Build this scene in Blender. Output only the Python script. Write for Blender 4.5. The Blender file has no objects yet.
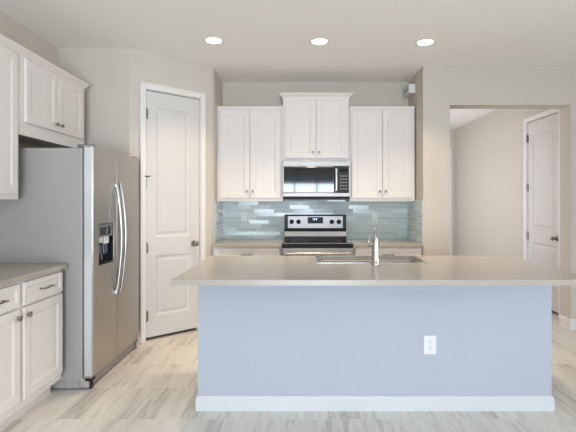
import bpy, bmesh, math, random
from mathutils import Vector, Matrix
PI = math.pi
S = bpy.context.scene
COL = S.collection
random.seed(4)

# ------------------------------------------------------------------ camera
cd = bpy.data.cameras.new('camera'); cam = bpy.data.objects.new('camera', cd); COL.objects.link(cam)
cam.location = (0, 0, 1.34); cam.rotation_euler = (PI/2, 0, 0)
cd.sensor_width = 36; cd.lens = 430/576*36
cd.shift_x = -9/576; cd.shift_y = -12/576
cd.clip_start = .05; S.camera = cam
# ------------------------------------------------------------------ world, light, exposure
W = bpy.data.worlds.new('sky'); S.world = W; W.use_nodes = True
bg = W.node_tree.nodes['Background']; bg.inputs[0].default_value = (.78, .88, 1, 1); bg.inputs[1].default_value = .9
def area(name, loc, rot, sx, sy, power, col, shape='RECTANGLE', spread=PI):
    l = bpy.data.lights.new(name, 'AREA'); l.shape = shape; l.size = sx; l.size_y = sy
    l.energy = power; l.color = col; l.spread = spread
    o = bpy.data.objects.new(name, l); COL.objects.link(o); o.location = loc; o.rotation_euler = rot
    return o
DAY = (.77, .87, 1.0); WARM = (1.0, .77, .53)
area('daylight_slider', (.3, -4.78, 1.05), (PI/2+.22, 0, 0), 2.3, 2.0, 485, DAY)
area('added_side_fill', (4.85, .4, 1.5), (PI/2, 0, PI/2), 3.2, 1.7, 125, (.98, 1.0, 1.0))  # added fill that evens out the light on the left cabinets
area('daylight_foyer', (1.68, 6.75, 1.5), (PI/2, 0, -PI/2), 2.9, 1.8, 30, (.94, .95, 1.0))
S.view_settings.view_transform = 'Standard'; S.view_settings.look = 'None'
S.view_settings.gamma = 1; S.view_settings.use_curve_mapping = False
S.view_settings.exposure = -0.09
S.cycles.use_denoising = True
S.cycles.max_bounces = 14; S.cycles.diffuse_bounces = 8; S.cycles.sample_clamp_indirect = 8
S.cycles.caustics_reflective = False; S.cycles.caustics_refractive = False

# ------------------------------------------------------------------ materials
def mat(name, col, rough=.5, metal=0, spec=.5, noise=0, nscale=8, bump=0, bscale=200, emit=None, estr=0, coat=0):
    m = bpy.data.materials.new(name); m.use_nodes = True
    nt = m.node_tree; b = nt.nodes['Principled BSDF']
    b.inputs['Base Color'].default_value = (*col, 1); b.inputs['Roughness'].default_value = rough
    b.inputs['Metallic'].default_value = metal; b.inputs['Specular IOR Level'].default_value = spec
    b.inputs['Coat Weight'].default_value = coat; b.inputs['Coat Roughness'].default_value = .08
    if emit:
        b.inputs['Emission Color'].default_value = (*emit, 1); b.inputs['Emission Strength'].default_value = estr
    g = nt.nodes.new('ShaderNodeNewGeometry')
    if noise:
        n = nt.nodes.new('ShaderNodeTexNoise'); n.inputs['Scale'].default_value = nscale; n.inputs['Detail'].default_value = 5
        nt.links.new(g.outputs['Position'], n.inputs['Vector'])
        r = nt.nodes.new('ShaderNodeMapRange'); r.inputs[1].default_value = .3; r.inputs[2].default_value = .7
        r.inputs[3].default_value = 1-noise; r.inputs[4].default_value = 1+noise
        nt.links.new(n.outputs['Fac'], r.inputs[0])
        mx = nt.nodes.new('ShaderNodeVectorMath'); mx.operation = 'SCALE'; mx.inputs[0].default_value = col
        nt.links.new(r.outputs[0], mx.inputs['Scale']); nt.links.new(mx.outputs[0], b.inputs['Base Color'])
    if bump:
        n2 = nt.nodes.new('ShaderNodeTexNoise'); n2.inputs['Scale'].default_value = bscale; n2.inputs['Detail'].default_value = 3
        nt.links.new(g.outputs['Position'], n2.inputs['Vector'])
        bp = nt.nodes.new('ShaderNodeBump'); bp.inputs['Strength'].default_value = bump; bp.inputs['Distance'].default_value = .002
        nt.links.new(n2.outputs['Fac'], bp.inputs['Height']); nt.links.new(bp.outputs[0], b.inputs['Normal'])
    return m

def brushed(name, col, rough, stretch, metal=1.0, var=.05):
    m = mat(name, col, rough, metal); nt = m.node_tree; b = nt.nodes['Principled BSDF']
    g = nt.nodes.new('ShaderNodeNewGeometry'); mp = nt.nodes.new('ShaderNodeMapping'); mp.inputs['Scale'].default_value = stretch
    n = nt.nodes.new('ShaderNodeTexNoise'); n.inputs['Scale'].default_value = 1; n.inputs['Detail'].default_value = 4
    nt.links.new(g.outputs['Position'], mp.inputs['Vector']); nt.links.new(mp.outputs[0], n.inputs['Vector'])
    r = nt.nodes.new('ShaderNodeMapRange'); r.inputs[3].default_value = rough-var; r.inputs[4].default_value = rough+var
    nt.links.new(n.outputs['Fac'], r.inputs[0]); nt.links.new(r.outputs[0], b.inputs['Roughness'])
    return m

M = {}
M['wall'] = mat('wall_paint', (.585, .535, .475), .75, noise=.012, nscale=2, bump=.15, bscale=260)
M['islandpaint'] = mat('island_paint', (.42, .448, .512), .7, noise=.01, nscale=2, bump=.1, bscale=260)
M['ceiling'] = mat('ceiling_paint', (.88, .875, .86), .85, bump=.35, bscale=90)
M['trim_daylight_tint'] = mat('daylight_tinted_trim_paint', (.62, .63, .655), .4)  # copy of the trim paint, darker and bluer to imitate daylight on it
M['trim'] = mat('trim_paint', (.76, .735, .71), .35)
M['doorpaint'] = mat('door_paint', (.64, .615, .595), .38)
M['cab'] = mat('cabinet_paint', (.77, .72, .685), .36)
M['dark'] = mat('dark_gap', (.02, .02, .02), .8)
M['nickel'] = brushed('satin_nickel', (.27, .255, .235), .28, (300, 300, 300))
M['chrome'] = mat('chrome', (.50, .49, .48), .16, 1)
M['steel'] = brushed('stainless_steel', (.37, .355, .34), .46, (3, 3, 500))
M['steelv'] = brushed('stainless_door', (.47, .45, .425), .36, (500, 500, 2))
M['steelbright'] = brushed('polished_steel', (.62, .61, .60), .22, (3, 300, 300))
M['fridgeside'] = mat('textured_grey_case', (.37, .352, .33), .5, .2, bump=.25, bscale=500)
M['blackglass'] = mat('black_glass', (.012, .013, .014), .05, 0, .6)
M['blackplastic'] = mat('black_plastic', (.013, .013, .014), .4, spec=.25)
M['greyplastic'] = mat('grey_plastic', (.16, .16, .165), .4)
M['plate'] = mat('white_plastic', (.75, .75, .74), .35)
M['slot'] = mat('outlet_slot', (.12, .11, .1), .6)
M['lens'] = mat('lit_lens', (.9, .9, .9), .5, emit=(1, .93, .82), estr=9)
M['satin'] = mat('satin_steel', (.50, .49, .475), .34, 1)
M['paddle'] = mat('dark_blue_plastic', (.04, .05, .075), .18)
M['display'] = mat('smoked_display', (.03, .03, .033), .4, spec=.15)
M['edge'] = mat('painted_edge_sheen', (.66, .70, .72), .42, .85)  # window sheen on the door edge, put into a pale bluish colour
M['clock'] = mat('lit_clock', (.1, .1, .1), .5, emit=(.7, .85, 1), estr=1.4)
M['grout'] = mat('grout', (.55, .55, .53), .8)

def quartz():
    m = mat('quartz', (.41, .37, .32), .19, spec=.5); nt = m.node_tree; b = nt.nodes['Principled BSDF']
    g = nt.nodes.new('ShaderNodeNewGeometry')
    n = nt.nodes.new('ShaderNodeTexNoise'); n.inputs['Scale'].default_value = 320; n.inputs['Detail'].default_value = 2
    nt.links.new(g.outputs['Position'], n.inputs['Vector'])
    r = nt.nodes.new('ShaderNodeValToRGB'); e = r.color_ramp.elements
    e[0].position = .3; e[0].color = (.375, .335, .29, 1); e[1].position = .7; e[1].color = (.44, .395, .345, 1)
    nt.links.new(n.outputs['Fac'], r.inputs[0]); nt.links.new(r.outputs[0], b.inputs['Base Color'])
    return m
M['quartz'] = quartz()

def N(nt, t, **kw):
    n = nt.nodes.new(t)
    for k, v in kw.items(): setattr(n, k, v)
    return n
def mth(nt, op, a, b=None, c=None):
    n = N(nt, 'ShaderNodeMath', operation=op)
    for i, v in enumerate((a, b, c)):
        if v is None: continue
        if isinstance(v, (int, float)): n.inputs[i].default_value = v
        else: nt.links.new(v, n.inputs[i])
    return n.outputs[0]

def cell_nodes(nt, u, v, wu, hv, stagger):
    """rows along v, cells along u; returns (random value, joint mask, row, col)"""
    vr = mth(nt, 'DIVIDE', v, hv); row = mth(nt, 'FLOOR', vr); fv = mth(nt, 'SUBTRACT', vr, row)
    wn = N(nt, 'ShaderNodeTexWhiteNoise', noise_dimensions='1D'); nt.links.new(row, wn.inputs['W'])
    ur = mth(nt, 'ADD', mth(nt, 'DIVIDE', u, wu), mth(nt, 'MULTIPLY', wn.outputs['Value'], stagger))
    col = mth(nt, 'FLOOR', ur); fu = mth(nt, 'SUBTRACT', ur, col)
    cx = N(nt, 'ShaderNodeCombineXYZ'); nt.links.new(row, cx.inputs[0]); nt.links.new(col, cx.inputs[1])
    w2 = N(nt, 'ShaderNodeTexWhiteNoise', noise_dimensions='3D'); nt.links.new(cx.outputs[0], w2.inputs['Vector'])
    return w2.outputs['Value'], fu, fv, row, col
def edge(nt, f, size, gap):
    d = mth(nt, 'MINIMUM', f, mth(nt, 'SUBTRACT', 1, f))
    return mth(nt, 'LESS_THAN', mth(nt, 'MULTIPLY', d, size), gap)

def floor_mat():
    m = mat('striated_floor_tile', (.5, .47, .43), .4, spec=.35); nt = m.node_tree; b = nt.nodes['Principled BSDF']
    g = N(nt, 'ShaderNodeNewGeometry'); sp = N(nt, 'ShaderNodeSeparateXYZ'); nt.links.new(g.outputs['Position'], sp.inputs[0])
    x = mth(nt, 'ADD', sp.outputs[0], 20.05); y = mth(nt, 'ADD', sp.outputs[1], 20.0-2.68+.465*6-.0)
    rnd, fu, fv, row, col = cell_nodes(nt, x, y, .155, .465, 1.0)
    # veins: noise stretched along y, shifted per tile
    cv = N(nt, 'ShaderNodeCombineXYZ')
    nt.links.new(mth(nt, 'MULTIPLY', x, 24), cv.inputs[0]); nt.links.new(mth(nt, 'MULTIPLY', y, 2.2), cv.inputs[1])
    nt.links.new(mth(nt, 'MULTIPLY', rnd, 60), cv.inputs[2])
    n = N(nt, 'ShaderNodeTexNoise'); n.inputs['Scale'].default_value = 1; n.inputs['Detail'].default_value = 5; n.inputs['Roughness'].default_value = .6
    n.inputs['Distortion'].default_value = .8
    nt.links.new(cv.outputs[0], n.inputs['Vector'])
    f = mth(nt, 'ADD', mth(nt, 'MULTIPLY', n.outputs['Fac'], .85), mth(nt, 'MULTIPLY', mth(nt, 'SUBTRACT', rnd, .5), .20))
    r = N(nt, 'ShaderNodeValToRGB'); e = r.color_ramp.elements
    e[0].position = .22; e[0].color = (.50, .465, .425, 1); e[1].position = .66; e[1].color = (.82, .79, .745, 1)
    k = e.new(.40); k.color = (.71, .675, .625, 1)
    nt.links.new(f, r.inputs[0])
    j = mth(nt, 'MULTIPLY', edge(nt, fv, .465, .0018), 1.0)
    j2 = mth(nt, 'MULTIPLY', edge(nt, fu, .155, .0008), .45)
    jm = mth(nt, 'MAXIMUM', j, j2)
    mx = N(nt, 'ShaderNodeMix', data_type='RGBA'); nt.links.new(mth(nt, 'MULTIPLY', jm, .7), mx.inputs['Factor'])
    nt.links.new(r.outputs[0], mx.inputs['A']); mx.inputs['B'].default_value = (.84, .81, .77, 1)
    nt.links.new(mx.outputs['Result'], b.inputs['Base Color'])
    return m
M['floor'] = floor_mat()

def splash_mat():
    m = mat('aqua_glass_tile', (.4, .5, .5), .12, spec=.4); nt = m.node_tree; b = nt.nodes['Principled BSDF']
    g = N(nt, 'ShaderNodeNewGeometry'); sp = N(nt, 'ShaderNodeSeparateXYZ'); nt.links.new(g.outputs['Position'], sp.inputs[0])
    u = mth(nt, 'ADD', mth(nt, 'ADD', sp.outputs[0], sp.outputs[1]), 10); v = mth(nt, 'SUBTRACT', sp.outputs[2], .916)
    rnd, fu, fv, row, col = cell_nodes(nt, u, v, .24, .0455, 3.0)
    r = N(nt, 'ShaderNodeValToRGB'); e = r.color_ramp.elements
    e[0].position = 0; e[0].color = (.50, .58, .575, 1); e[1].position = 1; e[1].color = (.64, .71, .695, 1)
    k = e.new(.9); k.color = (.58, .665, .655, 1)
    nt.links.new(rnd, r.inputs[0])
    j = mth(nt, 'MAXIMUM', edge(nt, fu, .24, .0016), edge(nt, fv, .0455, .0016))
    mx = N(nt, 'ShaderNodeMix', data_type='RGBA'); nt.links.new(j, mx.inputs['Factor'])
    nt.links.new(r.outputs[0], mx.inputs['A']); mx.inputs['B'].default_value = (.72, .765, .75, 1)
    nt.links.new(mx.outputs['Result'], b.inputs['Base Color'])
    nt.links.new(mth(nt, 'ADD', mth(nt, 'MULTIPLY', j, .4), .17), b.inputs['Roughness'])
    # every tile lies at a slightly different tilt
    w3 = N(nt, 'ShaderNodeTexWhiteNoise', noise_dimensions='1D'); nt.links.new(mth(nt, 'MULTIPLY', rnd, 977), w3.inputs['W'])
    vm = N(nt, 'ShaderNodeVectorMath', operation='SUBTRACT'); nt.links.new(w3.outputs['Color'], vm.inputs[0]); vm.inputs[1].default_value = (.5, .5, .5)
    vs = N(nt, 'ShaderNodeVectorMath', operation='SCALE'); nt.links.new(vm.outputs[0], vs.inputs[0]); vs.inputs['Scale'].default_value = .17
    va = N(nt, 'ShaderNodeVectorMath', operation='ADD'); nt.links.new(g.outputs['Normal'], va.inputs[0]); nt.links.new(vs.outputs[0], va.inputs[1])
    vn = N(nt, 'ShaderNodeVectorMath', operation='NORMALIZE'); nt.links.new(va.outputs[0], vn.inputs[0])
    nt.links.new(vn.outputs[0], b.inputs['Normal'])
    return m
M['splash'] = splash_mat()

def pane_mat():
    m = bpy.data.materials.new('window_glass'); m.use_nodes = True; nt = m.node_tree; nt.nodes.clear()
    o = N(nt, 'ShaderNodeOutputMaterial'); t = N(nt, 'ShaderNodeBsdfTransparent'); t.inputs[0].default_value = (.95, .97, .97, 1)
    gl = N(nt, 'ShaderNodeBsdfGlossy'); gl.inputs['Roughness'].default_value = .02
    fr = N(nt, 'ShaderNodeFresnel'); mx = N(nt, 'ShaderNodeMixShader')
    nt.links.new(fr.outputs[0], mx.inputs[0]); nt.links.new(t.outputs[0], mx.inputs[1]); nt.links.new(gl.outputs[0], mx.inputs[2])
    nt.links.new(mx.outputs[0], o.inputs[0]); return m
M['pane'] = pane_mat()

# ------------------------------------------------------------------ mesh builder
class MB:
    def __init__(s): s.bm = bmesh.new()
    def box(s, x0, x1, y0, y1, z0, z1, bev=0, seg=2):
        r = bmesh.ops.create_cube(s.bm, size=1)['verts']
        c = Vector(((x0+x1)/2, (y0+y1)/2, (z0+z1)/2)); d = (abs(x1-x0), abs(y1-y0), abs(z1-z0))
        for v in r: v.co = Vector((v.co.x*d[0], v.co.y*d[1], v.co.z*d[2])) + c
        if bev:
            es = list({e for v in r for e in v.link_edges})
            bmesh.ops.bevel(s.bm, geom=es, offset=min(bev, min(d)*.49), segments=seg, affect='EDGES', profile=.5)
        return s
    def lathe(s, c, axis, prof, n=20):
        """prof: list of (radius, distance along axis)"""
        a = Vector(axis).normalized(); t = Vector((0, 0, 1)) if abs(a.z) < .9 else Vector((1, 0, 0))
        u = a.cross(t).normalized(); w = a.cross(u); c = Vector(c); rings = []
        for r, d in prof:
            if r < 1e-6: rings.append([s.bm.verts.new(c+a*d)])
            else: rings.append([s.bm.verts.new(c+a*d+(u*math.cos(2*PI*i/n)+w*math.sin(2*PI*i/n))*r) for i in range(n)])
        for p, q in zip(rings, rings[1:]):
            for i in range(n):
                j = (i+1) % n
                f = [p[i % len(p)], p[j % len(p)], q[j % len(q)], q[i % len(q)]]
                f2 = []
                for v in f:
                    if v not in f2: f2.append(v)
                if len(f2) > 2: s.bm.faces.new(f2)
        for R, rev in ((rings[0], False), (rings[-1], True)):
            if len(R) > 2: s.bm.faces.new(R[::-1] if rev else R)
        return s
    def tube(s, pts, r, n=12, flat=None):
        pts = [Vector(p) for p in pts]; k = len(pts); rr = r if isinstance(r, (list, tuple)) else [r]*k
        rings = []; up = None
        for i, p in enumerate(pts):
            t = (pts[min(i+1, k-1)]-pts[max(i-1, 0)]).normalized()
            if up is None:
                up = Vector((0, 0, 1)) if abs(t.z) < .9 else Vector((1, 0, 0))
            u = (up - t*up.dot(t)).normalized(); up = u; w = t.cross(u)
            fu, fw = (1, 1) if flat is None else flat
            rings.append([s.bm.verts.new(p+(u*math.cos(2*PI*j/n)*fu+w*math.sin(2*PI*j/n)*fw)*rr[i]) for j in range(n)])
        for a, b in zip(rings, rings[1:]):
            for j in range(n): s.bm.faces.new([a[j], a[(j+1) % n], b[(j+1) % n], b[j]])
        s.bm.faces.new(rings[0][::-1]); s.bm.faces.new(rings[-1])
        return s
    def prism(s, poly, axis, a0, a1):
        """extrude a 2-D polygon along axis 'x','y','z'"""
        def P(p, a):
            return {'x': (a, p[0], p[1]), 'y': (p[0], a, p[1]), 'z': (p[0], p[1], a)}[axis]
        A = [s.bm.verts.new(P(p, a0)) for p in poly]; B = [s.bm.verts.new(P(p, a1)) for p in poly]
        n = len(poly)
        for i in range(n): s.bm.faces.new([A[i], A[(i+1) % n], B[(i+1) % n], B[i]])
        s.bm.faces.new(A[::-1]); s.bm.faces.new(B); return s
    def panelled(s, x0, x1, z0, z1, yb, yf, panels, loops, bev=.003):
        """slab with its front at y = yf (facing -y) and moulded panels; loops: (inset, depth behind front)"""
        bm = s.bm; V = lambda x, y, z: bm.verts.new((x, y, z))
        xs = sorted({x0+bev, x1-bev, *[p[0] for p in panels], *[p[1] for p in panels]})
        zs = sorted({z0+bev, z1-bev, *[p[2] for p in panels], *[p[3] for p in panels]})
        for i in range(len(xs)-1):
            for j in range(len(zs)-1):
                a, b, c, d = xs[i], xs[i+1], zs[j], zs[j+1]
                hit = any(p[0] <= a+1e-6 and b <= p[1]+1e-6 and p[2] <= c+1e-6 and d <= p[3]+1e-6 for p in panels)
                if not hit: bm.faces.new([V(a, yf, c), V(b, yf, c), V(b, yf, d), V(a, yf, d)])
        for (a, b, c, d) in panels:
            prev = [(a, yf, c), (b, yf, c), (b, yf, d), (a, yf, d)]
            for ins, dep in loops:
                cur = [(a+ins, yf+dep, c+ins), (b-ins, yf+dep, c+ins), (b-ins, yf+dep, d-ins), (a+ins, yf+dep, d-ins)]
                for q in range(4):
                    w = (q+1) % 4; bm.faces.new([V(*prev[q]), V(*prev[w]), V(*cur[w]), V(*cur[q])])
                prev = cur
            bm.faces.new([V(*p) for p in prev])
        f = [(x0+bev, yf, z0+bev), (x1-bev, yf, z0+bev), (x1-bev, yf, z1-bev), (x0+bev, yf, z1-bev)]
        m = [(x0, yf+bev, z0), (x1, yf+bev, z0), (x1, yf+bev, z1), (x0, yf+bev, z1)]
        k = [(x0, yb, z0), (x1, yb, z0), (x1, yb, z1), (x0, yb, z1)]
        for A, B in ((f, m), (m, k)):
            for q in range(4):
                w = (q+1) % 4; bm.faces.new([V(*A[q]), V(*A[w]), V(*B[w]), V(*B[q])])
        bm.faces.new([V(*p) for p in k])
        bmesh.ops.remove_doubles(bm, verts=bm.verts[:], dist=1e-5)
        return s
    def xf(s, mtx): bmesh.ops.transform(s.bm, matrix=mtx, verts=s.bm.verts[:]); return s
    def build(s, name, m, parent=None, smooth=None):
        bmesh.ops.recalc_face_normals(s.bm, faces=s.bm.faces[:])
        me = bpy.data.meshes.new(name); s.bm.to_mesh(me); s.bm.free()
        me.materials.append(M[m] if isinstance(m, str) else m)
        o = bpy.data.objects.new(name, me); COL.objects.link(o)
        if parent is not None: o.parent = parent
        if smooth is not None:
            me.polygons.foreach_set('use_smooth', [True]*len(me.polygons))
            try: me.set_sharp_from_angle(angle=math.radians(smooth))
            except Exception: pass
        return o

def tag(o, label, cat, group=None):
    o['label'] = label; o['category'] = cat
    if group: o['group'] = group
    return o
def thing(name, label, cat, loc=(0, 0, 0), rz=0, group=None):
    o = bpy.data.objects.new(name, None); COL.objects.link(o); o.empty_display_size = .1
    o.location = loc; o.rotation_euler = (0, 0, rz)
    if label: tag(o, label, cat, group)
    return o
def struct(o): o['kind'] = 'structure'; return o
def sbox(name, m, *a, bev=0): return struct(MB().box(*a, bev=bev).build(name, m))
def copy_tree(o, parent=None):
    c = o.copy(); COL.objects.link(c)
    if parent is not None: c.parent = parent; c.matrix_parent_inverse = o.matrix_parent_inverse.copy()
    for ch in list(o.children): copy_tree(ch, c)
    return c

# ------------------------------------------------------------------ dimensions of the room
CH = 2.82                      # ceiling
LX, RX = -2.27, 4.7            # left wall, right wall of the great room
BY = -4.6                      # wall behind the camera
YF = 4.085                      # wall beside the refrigerator
PA, PB = Vector((-1.592, 4.085)), Vector((-.918, 4.67))      # pantry wall corners
YB = 5.23                      # back wall of the alcove
AL, AR = -.905, 1.35           # alcove side walls
YW0, YW1 = 4.6, 4.79           # wall with the hall opening
OX0, OX1, OH = 1.635, 2.93, 2.40
HX, HY = 3.12, 8.55            # hall right wall, hall end wall

# ------------------------------------------------------------------ shell
struct(MB().box(LX-.15, RX+.15, BY-.15, HY+.2, -.1, 0).build('floor', 'floor'))
CANS = [(-.755, 3.90), (.205, 3.92), (1.175, 3.94)]
def ceiling():
    x0, x1, y0, y1 = LX-.15, RX+.15, BY-.15, HY+.2
    r = .078; xs = [x0]; ys = [y0, 3.7, 4.1, y1]
    b = MB(); bm = b.bm
    def quad(p): bm.faces.new([bm.verts.new(q) for q in p])
    # ceiling underside with a round hole for each recessed can, then an upper skin
    quad([(x0, y0, CH), (x1, y0, CH), (x1, 3.7, CH), (x0, 3.7, CH)]); quad([(x0, 4.14, CH), (x1, 4.14, CH), (x1, y1, CH), (x0, y1, CH)])
    cx = [x0]
    for c in CANS: cx += [c[0]-.2, c[0]+.2]
    cx.append(x1)
    for i in range(0, len(cx), 2): quad([(cx[i], 3.7, CH), (cx[i+1], 3.7, CH), (cx[i+1], 4.14, CH), (cx[i], 4.14, CH)])
    for (a, d) in CANS:
        n = 32; L, R_, B, T = a-.2, a+.2, 3.7, 4.14
        cir = []; out = []
        for i in range(n):
            t = 2*PI*i/n; dx, dy = math.cos(t), math.sin(t); cir.append((a+r*dx, d+r*dy, CH))
            s = min((R_-a)/dx if dx > 1e-9 else 9, (L-a)/dx if dx < -1e-9 else 9, (T-d)/dy if dy > 1e-9 else 9, (B-d)/dy if dy < -1e-9 else 9)
            out.append((a+s*dx, d+s*dy, CH))
        for i in range(n):
            j = (i+1) % n; p = [cir[i], cir[j], out[j]]
            # keep the square's corners
            if abs(out[i][0]-out[j][0]) > 1e-5 and abs(out[i][1]-out[j][1]) > 1e-5:
                p.append((R_ if math.cos(2*PI*(i+.5)/n) > 0 else L, T if math.sin(2*PI*(i+.5)/n) > 0 else B, CH))
            p.append(out[i]); quad(p)
    bmesh.ops.remove_doubles(bm, verts=bm.verts[:], dist=1e-5)
    b.box(x0, x1, y0, y1, CH+.14, CH+.2)
    for (X0, X1, Y0, Y1) in ((x0-.02, x0, y0, y1), (x1, x1+.02, y0, y1), (x0, x1, y0-.02, y0), (x0, x1, y1, y1+.02)): b.box(X0, X1, Y0, Y1, CH, CH+.2)
    struct(b.build('ceiling', 'ceiling'))
ceiling()
sbox('wall_left', 'wall', LX-.12, LX, BY, YB+.12, 0, CH)
sbox('wall_refrigerator', 'wall', LX, PA.x, YF, YF+.1, 0, CH)
sbox('wall_alcove_left', 'wall', AL-.1, AL, PB.y+.03, YB, 0, CH)
sbox('wall_back', 'wall', LX, OX0-.1, YB, YB+.12, 0, CH)
b = MB(); b.box(AR, AR+.14, YW0, YB, 0, CH); struct(b.build('wall_alcove_right', 'wall'))
b = MB(); b.box(AR+.14, OX0, YW0, YW1, 0, CH); b.box(OX0, OX1, YW0, YW1, OH, CH); b.box(OX1, RX, YW0, YW1, 0, CH)
struct(b.build('wall_hall_opening', 'wall'))
sbox('wall_hall_left', 'wall', OX0-.12, OX0, YW1, HY, 0, CH)
b = MB(); b.box(OX0-.12, 2.72, HY, HY+.12, 0, CH); b.box(3.085, RX, HY, HY+.12, 0, CH); b.box(2.72, 3.085, HY, HY+.12, 0, .12); b.box(2.72, 3.085, HY, HY+.12, 2.46, CH)
struct(b.build('wall_hall_end', 'wall'))
b = MB()
for a in ((2.72, 2.755, .12, 2.46), (3.05, 3.085, .12, 2.46), (2.755, 3.05, .12, .16), (2.755, 3.05, 2.42, 2.46)): b.box(a[0], a[1], HY+.03, HY+.09, a[2], a[3])
w3 = struct(b.build('window_3', 'trim')); MB().box(2.755, 3.05, HY+.057, HY+.063, .16, 2.42).build('pane', 'pane', w3)
# hall right wall with a doorway
D2a, D2b, DH = 5.115, 5.825, 2.44
b = MB(); b.box(HX, HX+.12, YW1, D2a-.03, 0, CH); b.box(HX, HX+.12, D2b+.03, HY, 0, CH); b.box(HX, HX+.12, D2a-.03, D2b+.03, DH+.03, CH)
struct(b.build('wall_hall_right', 'wall'))
sbox('wall_closet', 'wall', HX+.9, HX+1.0, YW1, HY, 0, CH)
# great room: right wall with a window added for fill light, wall behind the camera with sliding door
b = MB(); wy0, wy1, wz0, wz1 = -1.2, 2.0, .65, 2.35
b.box(RX, RX+.12, BY, wy0, 0, CH); b.box(RX, RX+.12, wy1, YW1, 0, CH); b.box(RX, RX+.12, wy0, wy1, 0, wz0); b.box(RX, RX+.12, wy0, wy1, wz1, CH)
struct(b.build('wall_right', 'wall'))
sx0, sx1, sz1 = -.85, 1.45, 2.44
b = MB(); b.box(LX-.12, sx0, BY-.12, BY, 0, CH); b.box(sx1, RX+.12, BY-.12, BY, 0, CH); b.box(sx0, sx1, BY-.12, BY, sz1, CH)
struct(b.build('wall_front', 'wall'))
w1 = MB(); 
for xx in (sx0, -.105, .635, sx1-.05): w1.box(xx, xx+.05, BY-.09, BY-.03, 0, sz1)
for zz in (0, 2.03, sz1-.06): w1.box(sx0, sx1, BY-.09, BY-.03, zz, zz+.06)
w1 = struct(w1.build('window_1', 'trim')); MB().box(sx0, sx1, BY-.064, BY-.058, .05, sz1-.05).build('pane', 'pane', w1)
w2 = MB()
for yy in (wy0, .375, wy1-.05): w2.box(RX+.03, RX+.09, yy, yy+.05, wz0, wz1)
for zz in (wz0, wz1-.05): w2.box(RX+.03, RX+.09, wy0, wy1, zz, zz+.05)
w2 = struct(w2.build('added_fill_window', 'trim')); MB().box(RX+.057, RX+.063, wy0, wy1, wz0+.03, wz1-.03).build('pane', 'pane', w2)  # unseen window, added to bring light onto the left cabinets

# ------------------------------------------------------------------ pantry wall (diagonal) and its door, in wall coordinates
dv = (PB-PA); PL = dv.length; pang = math.atan2(dv.y, dv.x)
PM = Matrix.Translation((PA.x, PA.y, 0)) @ Matrix.Rotation(pang, 4, 'Z')
dw = .575; d1 = (PL+.61)/2 - .014; d0 = d1-dw; PDH = 2.455
b = MB(); b.box(0, d0-.02, 0, .1, 0, CH); b.box(d1+.02, PL, 0, .1, 0, CH); b.box(d0-.02, d1+.02, 0, .1, PDH+.03, CH)
struct(b.xf(PM).build('wall_pantry', 'wall'))

def casing(mb, x0, x1, z1, y=0, w=.058, t=.018):
    """moulded door casing around an opening, facing -y"""
    for a, bb, sgn in ((x0-w, x0, 1), (x1, x1+w, -1)):
        mb.box(a, bb, y-t, y, 0, z1+w, bev=.004)
        mb.box(*( (a+.004, a+.022) if sgn > 0 else (bb-.022, bb-.004)), y-t-.006, y-t+.002, 0, z1+w-.004, bev=.003)
    mb.box(x0, x1, y-t, y, z1, z1+w, bev=.004)
    mb.box(x0-w+.004, x1+w-.004, y-t-.006, y-t+.002, z1+w-.022, z1+w-.004, bev=.003)
def jamb(mb, x0, x1, z1, depth):
    mb.box(x0-.018, x0-.003, 0, depth, 0, z1+.012); mb.box(x1+.003, x1+.018, 0, depth, 0, z1+.012); mb.box(x0-.018, x1+.018, 0, depth, z1+.003, z1+.018)
    mb.box(x0-.003, x0+.012, .045, .06, 0, z1+.003); mb.box(x1-.012, x1+.003, .045, .06, 0, z1+.003); mb.box(x0, x1, .045, .06, z1-.012, z1+.003)

PLOOPS = [(.010, .009), (.018, .013), (.032, .013), (.056, .005), (.060, .005)]
def passage_door(name, rootmtx, w, DH, hinge_left=True):
    r = bpy.data.objects.new(name, None); COL.objects.link(r); r.matrix_world = rootmtx; struct(r)
    st = .105
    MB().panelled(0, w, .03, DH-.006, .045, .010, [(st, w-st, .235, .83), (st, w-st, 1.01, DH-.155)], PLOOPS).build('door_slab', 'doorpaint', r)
    c = MB(); casing(c, -.008, w+.008, DH+.008); c.build('casing', 'trim', r)
    c = MB(); jamb(c, 0, w, DH, .1); c.build('jamb', 'trim', r)
    hx = -.001 if hinge_left else w+.001
    for hz in (.24, .91, 1.56, 2.22):
        h = MB(); h.lathe((hx, -.002, hz-.05), (0, 0, 1), [(.0075, 0), (.0075, .1)], 10); h.lathe((hx, -.002, hz+.05), (0, 0, 1), [(.005, 0), (.004, .012), (0, .014)], 10)
        h.box(hx-.012, hx+.022 if hinge_left else hx+.012, .001, .0075, hz-.048, hz+.048)
        if hz == 1.56 and hinge_left and name == 'door_1':
            h.tube([(hx, -.004, hz+.05), (hx+.012, -.022, hz+.05), (hx+.03, -.03, hz+.05)], .006, 8); h.tube([(hx, -.004, hz+.05), (hx-.018, -.022, hz+.05)], .006, 8)
        h.build('hinge', 'nickel', r, 40)
    kx = w-.065 if hinge_left else .065
    k = MB(); k.lathe((kx, .008, .925), (0, -1, 0), [(.032, 0), (.032, .005), (.026, .009), (.012, .011), (.011, .03), (.02, .036), (.0275, .046), (.0275, .056), (.021, .066), (.008, .07), (0, .07)], 24)
    k.build('doorknob', 'nickel', r, 40)
    return r
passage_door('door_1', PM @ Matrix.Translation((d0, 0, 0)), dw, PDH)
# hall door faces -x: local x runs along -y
passage_door('door_2', Matrix.Translation((HX, D2b, 0)) @ Matrix.Rotation(-PI/2, 4, 'Z'), D2b-D2a, DH)

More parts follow.
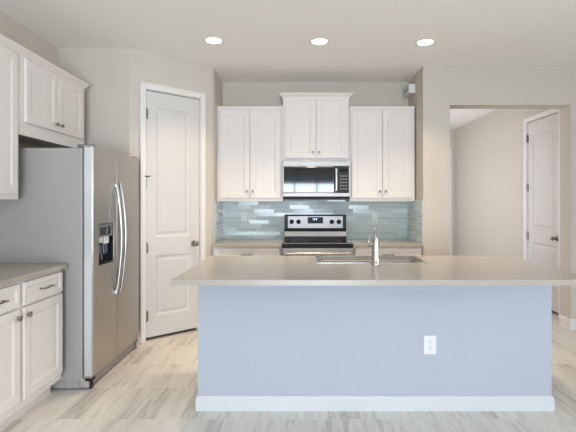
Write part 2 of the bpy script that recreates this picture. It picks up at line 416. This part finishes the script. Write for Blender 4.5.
# ------------------------------------------------------------------ baseboards
def base_strip(mb, p, q, h=.11, t=.014):
    p, q = Vector(p), Vector(q); d = (q-p); L = d.length
    m2 = MB(); m2.prism([(0, 0), (-t, 0), (-t, h-.02), (-t*.55, h-.006), (-t*.4, h), (0, h)], 'x', 0, L)
    m2.xf(Matrix.Translation((p.x, p.y, 0)) @ Matrix.Rotation(math.atan2(d.y, d.x), 4, 'Z'))
    me = bpy.data.meshes.new('tmp'); m2.bm.to_mesh(me); m2.bm.free(); mb.bm.from_mesh(me); bpy.data.meshes.remove(me)
def at(p): v = PM @ Vector((p[0], p[1], 0)); return (v.x, v.y)
b = MB(); base_strip(b, at((0, 0)), at((d0-.068, 0))); base_strip(b, at((d1+.068, 0)), at((PL, 0))); struct(b.build('baseboard_pantry', 'trim'))
b = MB(); base_strip(b, (AR+.001, YW0), (OX0, YW0)); base_strip(b, (OX0, YW0), (OX0, YW1)); struct(b.build('baseboard_back', 'trim'))
b = MB(); base_strip(b, (OX1, YW1), (OX1, YW0)); base_strip(b, (OX1-.014, YW0), (RX, YW0)); struct(b.build('baseboard_right', 'trim'))
b = MB(); base_strip(b, (HX, D2a-.07), (HX, YW1)); base_strip(b, (HX, HY), (HX, D2b+.07)); struct(b.build('baseboard_hall', 'trim'))

# ------------------------------------------------------------------ cabinets: local x along the front, front faces -y, origin at front left bottom
CLOOPS = [(.004, .0), (.012, .007), (.016, .008), (.05, .008)]
def cab_door(root, x0, x1, z0, z1, fr=.055, loops=None, name='door'):
    return MB().panelled(x0, x1, z0, z1, -.002, -.021, [(x0+fr, x1-fr, z0+fr, z1-fr)], loops or [(.012, .0045), (.018, .006), (.024, .006)], bev=.003).build(name, 'cab', root)
def knob(parent, x, z, y=-.021, square=False):
    k = MB(); 
    k.lathe((x, y, z), (0, -1, 0), [(.007, 0), (.0055, .004), (.005, .014)], 14)
    if square: k.box(x-.0145, x+.0145, y-.024, y-.014, z-.0145, z+.0145, bev=.003)
    else: k.lathe((x, y, z), (0, -1, 0), [(.006, .012), (.0135, .016), (.0145, .021), (.011, .026), (0, .028)], 16)
    return k.build('knob', 'nickel', parent, 40)
def pull(parent, x, z, L=.13, y=-.021):
    k = MB()
    k.box(x-L/2, x+L/2, y-.034, y-.024, z-.005, z+.005, bev=.003)
    for q in (x-L/2+.012, x+L/2-.012): k.box(q-.0045, q+.0045, y-.026, y, z-.0045, z+.0045)
    return k.build('pull_handle', 'nickel', parent, 40)

def upper(label, loc, rz, w, d, h, crown, ends, door_z0=.035, fw=.033, gap=.018, knobs='mid', knobz=.075, group='white wall cabinets', name='wall_cabinet'):
    r = thing(name, label, 'cabinet', loc, rz, group)
    ch, cp = crown
    b = MB(); top = h-ch
    b.box(0, w, 0, d, 0.02, top); b.box(0, w, 0, .019, 0, .02); b.box(0, .016, .019, d, 0, .02); b.box(w-.016, w, .019, d, 0, .02)
    b.build('body', 'cab', r)
    dz1 = top-.014; mid = w/2
    for i, (a, c) in enumerate(((fw, mid-gap/2), (mid+gap/2, w-fw))):
        dr = cab_door(r, a, c, door_z0, dz1)
        knob(dr, c-.028 if i == 0 else a+.028, door_z0+knobz)
    # crown: swept profile along the front and the exposed ends
    prof = [(0, 0), (-.004, 0), (-.006, ch*.18), (-cp*.35, ch*.30), (-cp*.75, ch*.62), (-cp, ch*.78), (-cp, ch), (0, ch)]
    c = MB(); el, er = ends; bm = c.bm; rows = []
    for (o, z) in prof:
        pts = [(-(-o) if el else 0, d), (o if el else 0, o), (w-o if er else w, o), (w-o if er else w, d)]
        rows.append([bm.verts.new((p[0], p[1], top+z)) for p in pts])
    for q in range(len(rows)):
        A, B = rows[q], rows[(q+1) % len(rows)]
        for i in range(3):
            try: bm.faces.new([A[i], A[i+1], B[i+1], B[i]])
            except ValueError: pass
    bm.faces.new([rw[0] for rw in rows]); bm.faces.new([rw[3] for rw in rows][::-1])
    c.box(0.001, w-.001, .001, d-.001, top, h-.004)
    c.build('crown_moulding', 'cab', r)
    return r
UY = 4.885
upper('white double-door wall cabinet above the counter, left of the microwave', (AL+.001, UY, 1.372), 0, .744, YB-UY-.003, 1.076, (.035, .010), (False, False), fw=.025, gap=.010)
upper('raised white wall cabinet with flared crown directly above the microwave', (-.158, UY-.035, 1.83), 0, .745, YB-UY+.032, .756, (.055, .042), (True, True), fw=.028, gap=.010, door_z0=.022, knobz=.066)
upper('white double-door wall cabinet right of the microwave, under the wall chime', (.596, UY, 1.372), 0, .739, YB-UY-.003, 1.076, (.035, .010), (False, False), fw=.025, gap=.010)
upper('short white double-door cabinet mounted over the refrigerator', (-1.95, 3.01, 1.83), PI/2, .93, .317, .612, (.05, .032), (False, True), door_z0=.092, fw=.055, gap=.016, knobz=.055)
upper('tall white wall cabinet at left edge, beside the cabinet over the refrigerator', (-1.95, 2.09, 1.372), PI/2, .918, .317, 1.07, (.05, .032), (False, False), fw=.035)

def base(label, loc, rz, w, d, cols, doors=True, square=False, knob_in=True):
    r = thing('base_cabinet', label, 'cabinet', loc, rz, 'white base cabinets')
    b = MB(); b.box(0, w, 0, d, .105, .884); b.build('body', 'cab', r)
    b = MB(); b.box(0, w, .075, d, 0, .105); b.build('toe_kick', 'cab', r)
    cw = w/cols; fw = .018
    for i in range(cols):
        a, c = i*cw+fw, (i+1)*cw-fw
        dr = MB().panelled(a, c, .727, .866, -.002, -.021, [(a+.03, c-.03, .757, .836)], [(.008, .005), (.012, .007), (.016, .007)]).build('drawer', 'cab', r)
        pull(dr, (a+c)/2, .797)
        n = 1 if cols > 1 else 2; 
        for j in range(n):
            x0 = a+(c-a)*j/n+(.003 if j else 0); x1 = a+(c-a)*(j+1)/n-(.003 if j < n-1 else 0)
            dd = cab_door(r, x0, x1, .155, .712)
            side_right = (i == 0) if cols > 1 else (j == 0)
            knob(dd, x1-.03 if side_right else x0+.03, .665, square=True)
    return r
base('white base cabinet with two drawers at lower left, beside the refrigerator', (-1.67, 2.12, 0), PI/2, .925, .597, 2)
CFY = 4.58                                   # front edge of the back counters
RXC = .2185; RW = .757                       # range centre and width
base('white base cabinet with one drawer, left of the range', (AL+.004, CFY+.045, 0), 0, (RXC-RW/2-.004)-(AL+.004), YB-CFY-.05, 1)
base('white base cabinet with one drawer, right of the range', (RXC+RW/2+.004, CFY+.045, 0), 0, (AR-.004)-(RXC+RW/2+.004), YB-CFY-.05, 1)
# countertops
def top(label, x0, x1, y0, y1):
    return tag(MB().box(x0, x1, y0, y1, .884, .914, bev=.003).build('countertop', 'quartz'), label, 'countertop', 'taupe quartz countertops')
top('taupe countertop at lower left, on the cabinet beside the refrigerator', LX+.002, -1.63, 2.10, 3.055)
top('short taupe back countertop left of the range', AL+.010, RXC-RW/2-.002, CFY, YB-.010)
top('short taupe back countertop right of the range', RXC+RW/2+.002, AR-.010, CFY, YB-.010)

# backsplash
b = MB(); b.box(AL+.002, AR-.002, YB-.009, YB-.001, .916, 1.374); b.box(-.150, .588, YB-.009, YB-.001, 1.374, 1.389); b.box(AL+.001, AL+.009, PB.y+.04, YB-.009, .916, 1.374); b.box(AR-.009, AR-.001, YW0+.006, YB-.009, .916, 1.39)
tag(b.build('tile_backsplash', 'splash'), 'glossy aqua glass tile backsplash between back counters and wall cabinets', 'backsplash')

# ------------------------------------------------------------------ island
IX0, IX1, IY0, IY1 = -.645, 1.655, 2.795, 3.50
il = thing('kitchen_island', 'long painted kitchen island base with white baseboard under the large countertop', 'kitchen island', (.5, 3.15, 0))
ox, oy = .5, 3.15
SX0, SX1, SY0, SY1 = .168, .935, 3.125, 3.50
b = MB(); b.box(IX0-ox, IX1-ox, IY0-oy, IY0-oy+.1, 0, .8815); b.box(IX0-ox, IX0-ox+.02, IY0-oy+.1, IY1-oy, .1, .8815); b.box(IX1-ox-.02, IX1-ox, IY0-oy+.1, IY1-oy, .1, .8815)
b.build('panel', 'islandpaint', il)
b = MB(); b.box(IX0-ox+.02, IX1-ox-.02, IY1-oy-.02, IY1-oy, .1, .8815); b.box(IX0-ox, IX1-ox, IY0-oy+.1, IY1-oy-.08, 0, .1); b.build('cabinet_back', 'cab', il)
for i in range(4):
    w = (IX1-IX0-.04)/4; x0 = IX0-ox+.02+i*w+.01
    m = MB().panelled(0, w-.02, .14, .86, -.002, -.021, [(.055, w-.075, .195, .805)], [(.010, .006), (.014, .009), (.018, .009)])
    m.xf(Matrix.Translation((x0+w-.02, IY1-oy, 0)) @ Matrix.Rotation(PI, 4, 'Z')); m.build('door', 'cab', il)
b = MB(); hh, tt = .092, .012
P = [(0, 0), (-tt, 0), (-tt, hh-.016), (-tt*.5, hh-.004), (-tt*.35, hh), (0, hh)]
bm = b.bm; rows = []
for (o, z) in P:
    pts = [(IX0-ox+o, IY1-oy-.1), (IX0-ox+o, IY0-oy+o), (IX1-ox-o, IY0-oy+o), (IX1-ox-o, IY1-oy-.1)]
    rows.append([bm.verts.new((p[0], p[1], z)) for p in pts])
for q in range(len(rows)):
    A, B = rows[q], rows[(q+1) % len(rows)]
    for i in range(3): bm.faces.new([A[i], A[i+1], B[i+1], B[i]])
bm.faces.new([r_[0] for r_ in rows]); bm.faces.new([r_[3] for r_ in rows][::-1])
b.build('baseboard', 'trim_daylight_tint', il)
# countertop with the sink cut-out
def slab_hole(x0, x1, y0, y1, z0, z1, hx0, hx1, hy0, hy1, rad=.055, bev=.003):
    b = MB(); bm = b.bm
    def loop(pts, z): return [bm.verts.new((p[0], p[1], z)) for p in pts]
    hole = []
    for (cx, cy, a0) in ((hx1-rad, hy1-rad, 0), (hx0+rad, hy1-rad, 90), (hx0+rad, hy0+rad, 180), (hx1-rad, hy0+rad, 270)):
        for k in range(5):
            a = math.radians(a0+k*22.5); hole.append((cx+rad*math.cos(a), cy+rad*math.sin(a)))
    n = len(hole)
    corners = [(x1, y1), (x0, y1), (x0, y0), (x1, y0)]
    for z, ins in ((z1, bev), (z0, 0)):
        H = loop(hole, z); Cn = loop([(x1-ins, y1-ins), (x0+ins, y1-ins), (x0+ins, y0+ins), (x1-ins, y0+ins)], z)
        for k in range(4):
            seg = H[k*5:(k+1)*5]
            for i in range(4): bm.faces.new([seg[i], seg[i+1], Cn[k]])
            bm.faces.new([seg[4], H[((k+1)*5) % n], Cn[(k+1) % 4], Cn[k]])
        if z == z1: Ht, Ct = H, Cn
        else: Hb, Cb = H, Cn
    for i in range(n): bm.faces.new([Ht[i], Ht[(i+1) % n], Hb[(i+1) % n], Hb[i]])
    Cm = loop(corners, z1-bev)
    for i in range(4):
        j = (i+1) % 4; bm.faces.new([Ct[i], Ct[j], Cm[j], Cm[i]]); bm.faces.new([Cm[i], Cm[j], Cb[j], Cb[i]])
    return b
tag(slab_hole(-.713, 1.722, 2.415, 3.55, .882, .914, SX0, SX1, SY0, SY1).build('island_countertop', 'quartz'),
    'large glossy taupe island countertop holding the sink and faucet', 'countertop', 'taupe quartz countertops')
# sink: undermount double bowl hanging from the slab
sk = thing('kitchen_sink', 'stainless undermount sink set in the island countertop behind the faucet', 'sink', ((SX0+SX1)/2, (SY0+SY1)/2, .697))
hw, hd = (SX1-SX0)/2+.006, (SY1-SY0)/2+.006
def bowl(x0, x1, y0, y1, zb, zt, t=.003):
    b = MB(); bm = b.bm; rows = []
    for (ins, z, rad) in ((-.012, zt, .035), (0, zt, .03), (.004, zb+.03, .03), (.02, zb+.006, .025), (.06, zb, .02)):
        pts = []
        X0, X1, Y0, Y1 = x0+ins, x1-ins, y0+ins, y1-ins
        for (cx, cy, a0) in ((X1-rad, Y1-rad, 0), (X0+rad, Y1-rad, 90), (X0+rad, Y0+rad, 180), (X1-rad, Y0+rad, 270)):
            for k in range(6):
                a = math.radians(a0+k*18); pts.append((cx+rad*math.cos(a), cy+rad*math.sin(a), z))
        rows.append([bm.verts.new(p) for p in pts])
    for A, B in zip(rows, rows[1:]):
        for i in range(len(A)): bm.faces.new([A[i], A[(i+1) % len(A)], B[(i+1) % len(A)], B[i]])
    bm.faces.new(rows[-1]); return b
bowl(-hw, .02, -hd, hd, 0, .183).build('bowl', 'steel', sk, 50); bowl(.045, hw, -hd, hd, 0, .183).build('bowl', 'steel', sk, 50)
for q in (-.2, .24):
    MB().lathe((q, 0, .001), (0, 0, 1), [(.045, 0), (.045, .003), (.03, .002), (.012, .004), (0, .004)], 20).build('drain', 'steelbright', sk, 40)
ring = slab_hole(-hw-.012, hw+.012, -hd-.012, hd+.012, .2175, .2205, -hw+.004, hw-.004, -hd+.004, hd-.004, rad=.05, bev=.0012); ring.build('rim', 'steelbright', sk)
# faucet
fx, fy = .553, 3.03
fa = thing('faucet', 'chrome single-lever pull-down faucet standing on the island countertop', 'faucet', (fx, fy, .914), -math.atan2(fx, fy))
MB().lathe((0, 0, 0), (0, 0, 1), [(.031, 0), (.031, .006), (.0285, .010), (.028, .05), (.0255, .11), (.0215, .165), (.017, .195), (.012, .21)], 24).build('body', 'chrome', fa, 40)
pts = [(0, 0, .19)]
for k in range(13):
    a = math.radians(180-k*14); pts.append((0, .075+.075*math.cos(a), .19+.062*math.sin(a)+.004))
pts.append((0, .152, .165))
MB().tube(pts, [.0125, .012, .011]+[.0095]*(len(pts)-3), 14).build('spout', 'chrome', fa, 50)
MB().lathe((0, .152, .168), (0, 0, -1), [(.0125, 0), (.016, .008), (.0165, .05), (.014, .058), (0, .058)], 16).build('spray_head', 'chrome', fa, 40)
b = MB(); b.lathe((-.012, 0, .14), (-1, 0, 0), [(.014, 0), (.0145, .03), (.012, .040), (0, .041)], 16); b.tube([(-.044, 0, .142), (-.050, .002, .165), (-.046, .006, .186), (-.036, .01, .194)], [.007, .0065, .0075, .005], 10)
b.build('lever', 'chrome', fa, 40)

# ------------------------------------------------------------------ range
rg = thing('range_oven', 'stainless and black electric range between the two back counters', 'range', (RXC, 4.56, 0))
h = RW/2
MB().box(-h, h, 0.03, .60, .03, .898).build('body', 'blackplastic', rg)
for q in (-h+.05, h-.05):
    for yy in (.08, .55): MB().lathe((q, yy, 0), (0, 0, 1), [(.018, 0), (.018, .03)], 12).build('foot', 'blackplastic', rg)
ck = MB().box(-h, h, -.008, .60, .898, .918, bev=.004).build('cooktop', 'blackglass', rg)
for (a, c, rr) in ((-.19, .15, .105), (.19, .15, .085), (-.19, .43, .08), (.19, .43, .105)):
    b = MB(); b.lathe((a, c, .9178), (0, 0, 1), [(rr, 0), (rr, .0006), (rr-.004, .0006), (rr-.004, 0)], 40); b.build('burner_ring', 'greyplastic', ck)
dr = MB().box(-h+.004, h-.004, -.018, .03, .19, .872, bev=.004).build('oven_door', 'steel', rg)
MB().box(-h+.09, h-.09, -.0195, -.015, .32, .70, bev=.002).build('window', 'blackglass', dr)
b = MB(); b.tube([(-h+.04, -.058, .822), (h-.04, -.058, .822)], .012, 14)
for q in (-h+.07, h-.07): b.tube([(q, -.058, .822), (q, -.016, .822)], .008, 10)
b.build('handle', 'steelbright', dr, 40)
MB().box(-h+.002, h-.002, -.012, .03, .876, .897, bev=.003).build('front_trim', 'blackplastic', rg)
MB().box(-h+.004, h-.004, -.014, .03, .04, .18, bev=.004).build('storage_drawer', 'steel', rg)
# backguard
g = MB().prism([(.60, .90), (.535, .90), (.535, .955), (.565, 1.04), (.565, 1.2), (.575, 1.21), (.655, 1.21), (.655, .90)], 'x', -.368, .368).build('backguard', 'blackplastic', rg)
b = MB(); b.prism([(.531, .958), (.533, .956), (.554, 1.012), (.551, 1.013)], 'x', -.366, .366); b.build('reflection_strip', 'steelbright', g)  # steel strip standing in for light reflected in the sloped backguard
pn = MB().box(-.328, .328, .557, .567, 1.052, 1.197, bev=.003).build('control_panel', 'steel', g)
ds = MB().box(-.092, .092, .553, .560, 1.108, 1.184, bev=.002).build('display', 'display', pn)
b = MB()
for q, ww in ((-.028, .004), (-.012, .014), (.012, .014)): b.box(q-ww/2, q+ww/2, .5515, .5535, 1.148, 1.170)
b.build('clock_digits', 'clock', ds)
for q in (-.282, -.200, .196, .280):
    MB().lathe((q, .558, 1.128), (0, -1, 0), [(.027, 0), (.027, .004), (.022, .008), (.020, .028), (.016, .031), (0, .031)], 20).build('knob', 'blackplastic', pn, 40)

# ------------------------------------------------------------------ microwave
mw = thing('microwave', 'stainless over-the-range microwave hanging under the raised cabinet', 'microwave', (RXC, 4.80, 1.412))
h = .3765
MB().box(-h+.004, h-.004, .010, .40, -.016, .006).build('underside_vent', 'dark', mw)
MB().box(-h, h, .03, YB-4.80-.002, 0.006, .414).build('body', 'blackplastic', mw)
MB().box(-h, h, 0, .03, .350, .414, bev=.004).build('top_panel', 'steel', mw)
MB().box(-h, h, 0, .03, .010, .052, bev=.004).build('bottom_panel', 'steel', mw)
dr = MB(); dr.box(-h, -h+.012, 0, .03, .054, .348, bev=.002); dr.box(-h+.012, h-.185, .004, .03, .054, .348, bev=.002); dr = dr.build('door', 'steel', mw)
MB().box(-h+.010, h-.182, -.002, .006, .06, .342, bev=.002).build('window', 'blackglass', dr)
b = MB(); xx = h-.160
b.tube([(xx, -.045, .075), (xx, -.047, .2), (xx, -.045, .325)], .014, 14)
for q in (.095, .305): b.tube([(xx, -.045, q), (xx, .006, q)], .009, 10)
b.build('handle', 'steelbright', dr, 40)
b = MB(); b.box(h-.180, h-.016, .002, .03, .054, .348, bev=.002); cp = b.build('control_panel', 'blackplastic', mw)
MB().box(h-.016, h, 0, .03, .054, .348, bev=.002).build('side_trim', 'steel', mw)
MB().box(h-.115, h-.030, 0, .003, .285, .325).build('display', 'blackglass', cp)
for i in range(3):
    for j in range(5): MB().box(h-.115+i*.03, h-.095+i*.03, .0005, .003, .09+j*.036, .104+j*.036).build('button', 'greyplastic', cp)
b = MB()
for i in range(16): b.box(-h+.05+i*.042, -h+.08+i*.042, -.001, .001, .396, .401)
b.build('vent_slots', 'greyplastic', mw)

# ------------------------------------------------------------------ refrigerator, local x along world y, front to -y
FX, FY0, FW = -1.472, 3.098, .912
fr = thing('refrigerator', 'side-by-side stainless refrigerator with ice and water dispenser, against left wall', 'refrigerator', (FX, FY0, 0), PI/2)
MB().box(0, FW, .075, .765, .055, 1.745, bev=.006).build('case', 'fridgeside', fr)
MB().box(.012, FW-.012, .066, .078, .10, 1.74).build('gasket', 'blackplastic', fr)
def fdoor(x0, x1, cut=None):
    """door with softly rounded front edges; cut = dispenser recess (x0,x1,z0,z1)"""
    b = MB(); z0, z1, y0, y1, r = .085, 1.762, 0, .066, .014
    if not cut: b.box(x0, x1, y0, y1, z0, z1, bev=r, seg=4)
    else:
        b.panelled(x0, x1, z0, z1, y1, y0, [cut], [(.004, .003), (.006, .055)], bev=.010)
    return b
sp = .420
fz = fdoor(0, sp-.003, (.095, .365, .875, 1.195)).build('freezer_door', 'steelv', fr, 35)
fd = fdoor(sp+.003, FW).build('fridge_door', 'steelv', fr, 35)
MB().box(-.0015, .002, .008, .058, .10, 1.748, bev=.0005).build('edge_sheen', 'edge', fz)  # thin strip added to carry the painted window sheen
def bow(par, x):
    z0, z1 = .62, 1.50; pts = []; n = 22
    for k in range(n+1):
        t = k/n; z = z0+(z1-z0)*t; y = -.012-.042*math.sin(PI*t)**.8
        pts.append((x, y, z))
    b = MB(); b.tube(pts, .0125, 12, flat=(1, 1))
    for z in (z0+.006, z1-.006): b.box(x-.013, x+.013, -.018, .002, z-.02, z+.02, bev=.004)
    return b.build('handle', 'satin', par, 50)
bow(fz, sp-.042); bow(fd, sp+.042)
# dispenser
dp = MB().box(.103, .357, .004, .05, 1.09, 1.187, bev=.003).build('dispenser_panel', 'greyplastic', fz)
MB().box(.125, .335, .002, .006, 1.105, 1.165, bev=.001).build('display', 'blackglass', dp)
b = MB(); b.box(.103, .357, .046, .054, .885, 1.09); b.box(.103, .108, .006, .05, .885, 1.09); b.box(.352, .357, .006, .05, .885, 1.09); b.build('dispenser_recess', 'blackglass', fz)
b = MB(); b.box(.15, .21, .02, .048, 1.045, 1.09, bev=.004); b.box(.24, .31, .016, .048, 1.03, 1.09, bev=.006); b.build('nozzle', 'plate', fz)
b = MB(); b.box(.245, .325, .03, .046, .95, 1.03, bev=.006); b.box(.135, .215, .03, .046, .95, 1.03, bev=.006); b.build('paddle', 'paddle', fz)
MB().box(.103, .357, .006, .05, .880, .894, bev=.002).build('drip_tray', 'blackplastic', fz)
# base grille, hinges, rollers
MB().box(.004, FW-.004, .03, .095, .012, .080, bev=.006).build('toe_grille', 'fridgeside', fr)
for q in (.03, FW-.07):
    MB().box(q-.012, q+.052, .012, .12, 1.744, 1.775, bev=.006).build('hinge_cover', 'greyplastic', fr)
for q in (.004, FW-.064):
    b = MB(); b.box(q, q+.055, .006, .06, .058, .084, bev=.004); b.lathe((q+.018, .026, .016), (1, 0, 0), [(.009, -.004), (.016, 0), (.016, .018), (.009, .022)], 18); b.box(q+.022, q+.038, .016, .03, .02, .06)
    b.build('roller_foot', 'blackplastic' if q < .1 else 'greyplastic', fr, 40)
for q in (.06, FW-.06): MB().lathe((q-.015, .68, .03), (1, 0, 0), [(.03, 0), (.03, .03)], 16).build('rear_roller', 'blackplastic', fr, 40)
MB().box(.0, FW, .095, .7, .012, .056).build('underframe', 'fridgeside', fr)

# ------------------------------------------------------------------ outlets, chime, lights
def outlet(label, loc, w=.072, hh=.117):
    r = thing('wall_outlet', label, 'outlet', loc, 0, 'white wall outlets')
    MB().box(-w/2, w/2, -.006, 0, -hh/2, hh/2, bev=.003).build('cover_plate', 'plate', r)
    for s in (-1, 1):
        f = MB(); f.lathe((0, -.006, s*.021), (0, -1, 0), [(.0165, 0), (.0165, .002), (0, .002)], 20); f = f.build('socket', 'plate', r)
        m = MB()
        for q in (-.006, .006): m.box(q-.0012, q+.0012, -.0085, -.0075, s*.021-.001, s*.021+.008)
        m.lathe((0, -.0075, s*.021-.008), (0, -1, 0), [(.0025, 0), (.0025, .001)], 8); m.build('slot', 'slot', f)
    MB().lathe((0, -.006, 0), (0, -1, 0), [(.003, 0), (.002, .0015), (0, .0015)], 10).build('screw', 'nickel', r)
    return r
outlet('white outlet on the aqua tile left of the range', (-.643, YB-.009, 1.182))
outlet('white outlet on the aqua tile right of the range, behind the faucet', (.941, YB-.009, 1.182))
outlet('white outlet low on the front panel of the island', (.863, IY0, .425), .082, .122)
c = thing('door_chime', 'small white door chime box high on the alcove side wall', 'door chime', (AR, 5.0, 2.66))
MB().box(-.075, -.001, -.095, .095, -.052, .052, bev=.005).build('cover', 'plate', c)
b = MB()
for i in range(6): b.box(-.0765, -.0745, -.07+i*.025, -.06+i*.025, -.03, .03)
b.build('grille_slots', 'greyplastic', c)

def can_light(label, x, y):
    r = thing('recessed_light', label, 'ceiling light', (x, y, CH), 0, 'recessed ceiling lights')
    MB().lathe((0, 0, 0), (0, 0, -1), [(.066, -.012), (.070, -.001), (.074, .003), (.094, .002), (.096, 0), (.096, -.0005), (.074, -.0005), (.074, -.012)], 36).build('trim_ring', 'plate', r, 30)
    MB().lathe((0, 0, .008), (0, 0, -1), [(0, 0), (.069, 0), (.069, .004), (.05, .010), (.0, .013)], 32).build('lens', 'lens', r, 40)
    l = bpy.data.lights.new('lamp', 'AREA'); l.shape = 'DISK'; l.size = .13; l.energy = 8.6; l.color = WARM; l.spread = math.radians(98)
    o = bpy.data.objects.new('lamp', l); COL.objects.link(o); o.parent = r; o.location = (0, 0, -.012)
for (p, t) in zip(CANS, ('leftmost of the three lit recessed ceiling lights, toward the pantry door', 'middle lit recessed ceiling light, in front of the raised cabinet', 'rightmost of the three lit recessed ceiling lights, toward the hall opening')):
    can_light(t, *p)
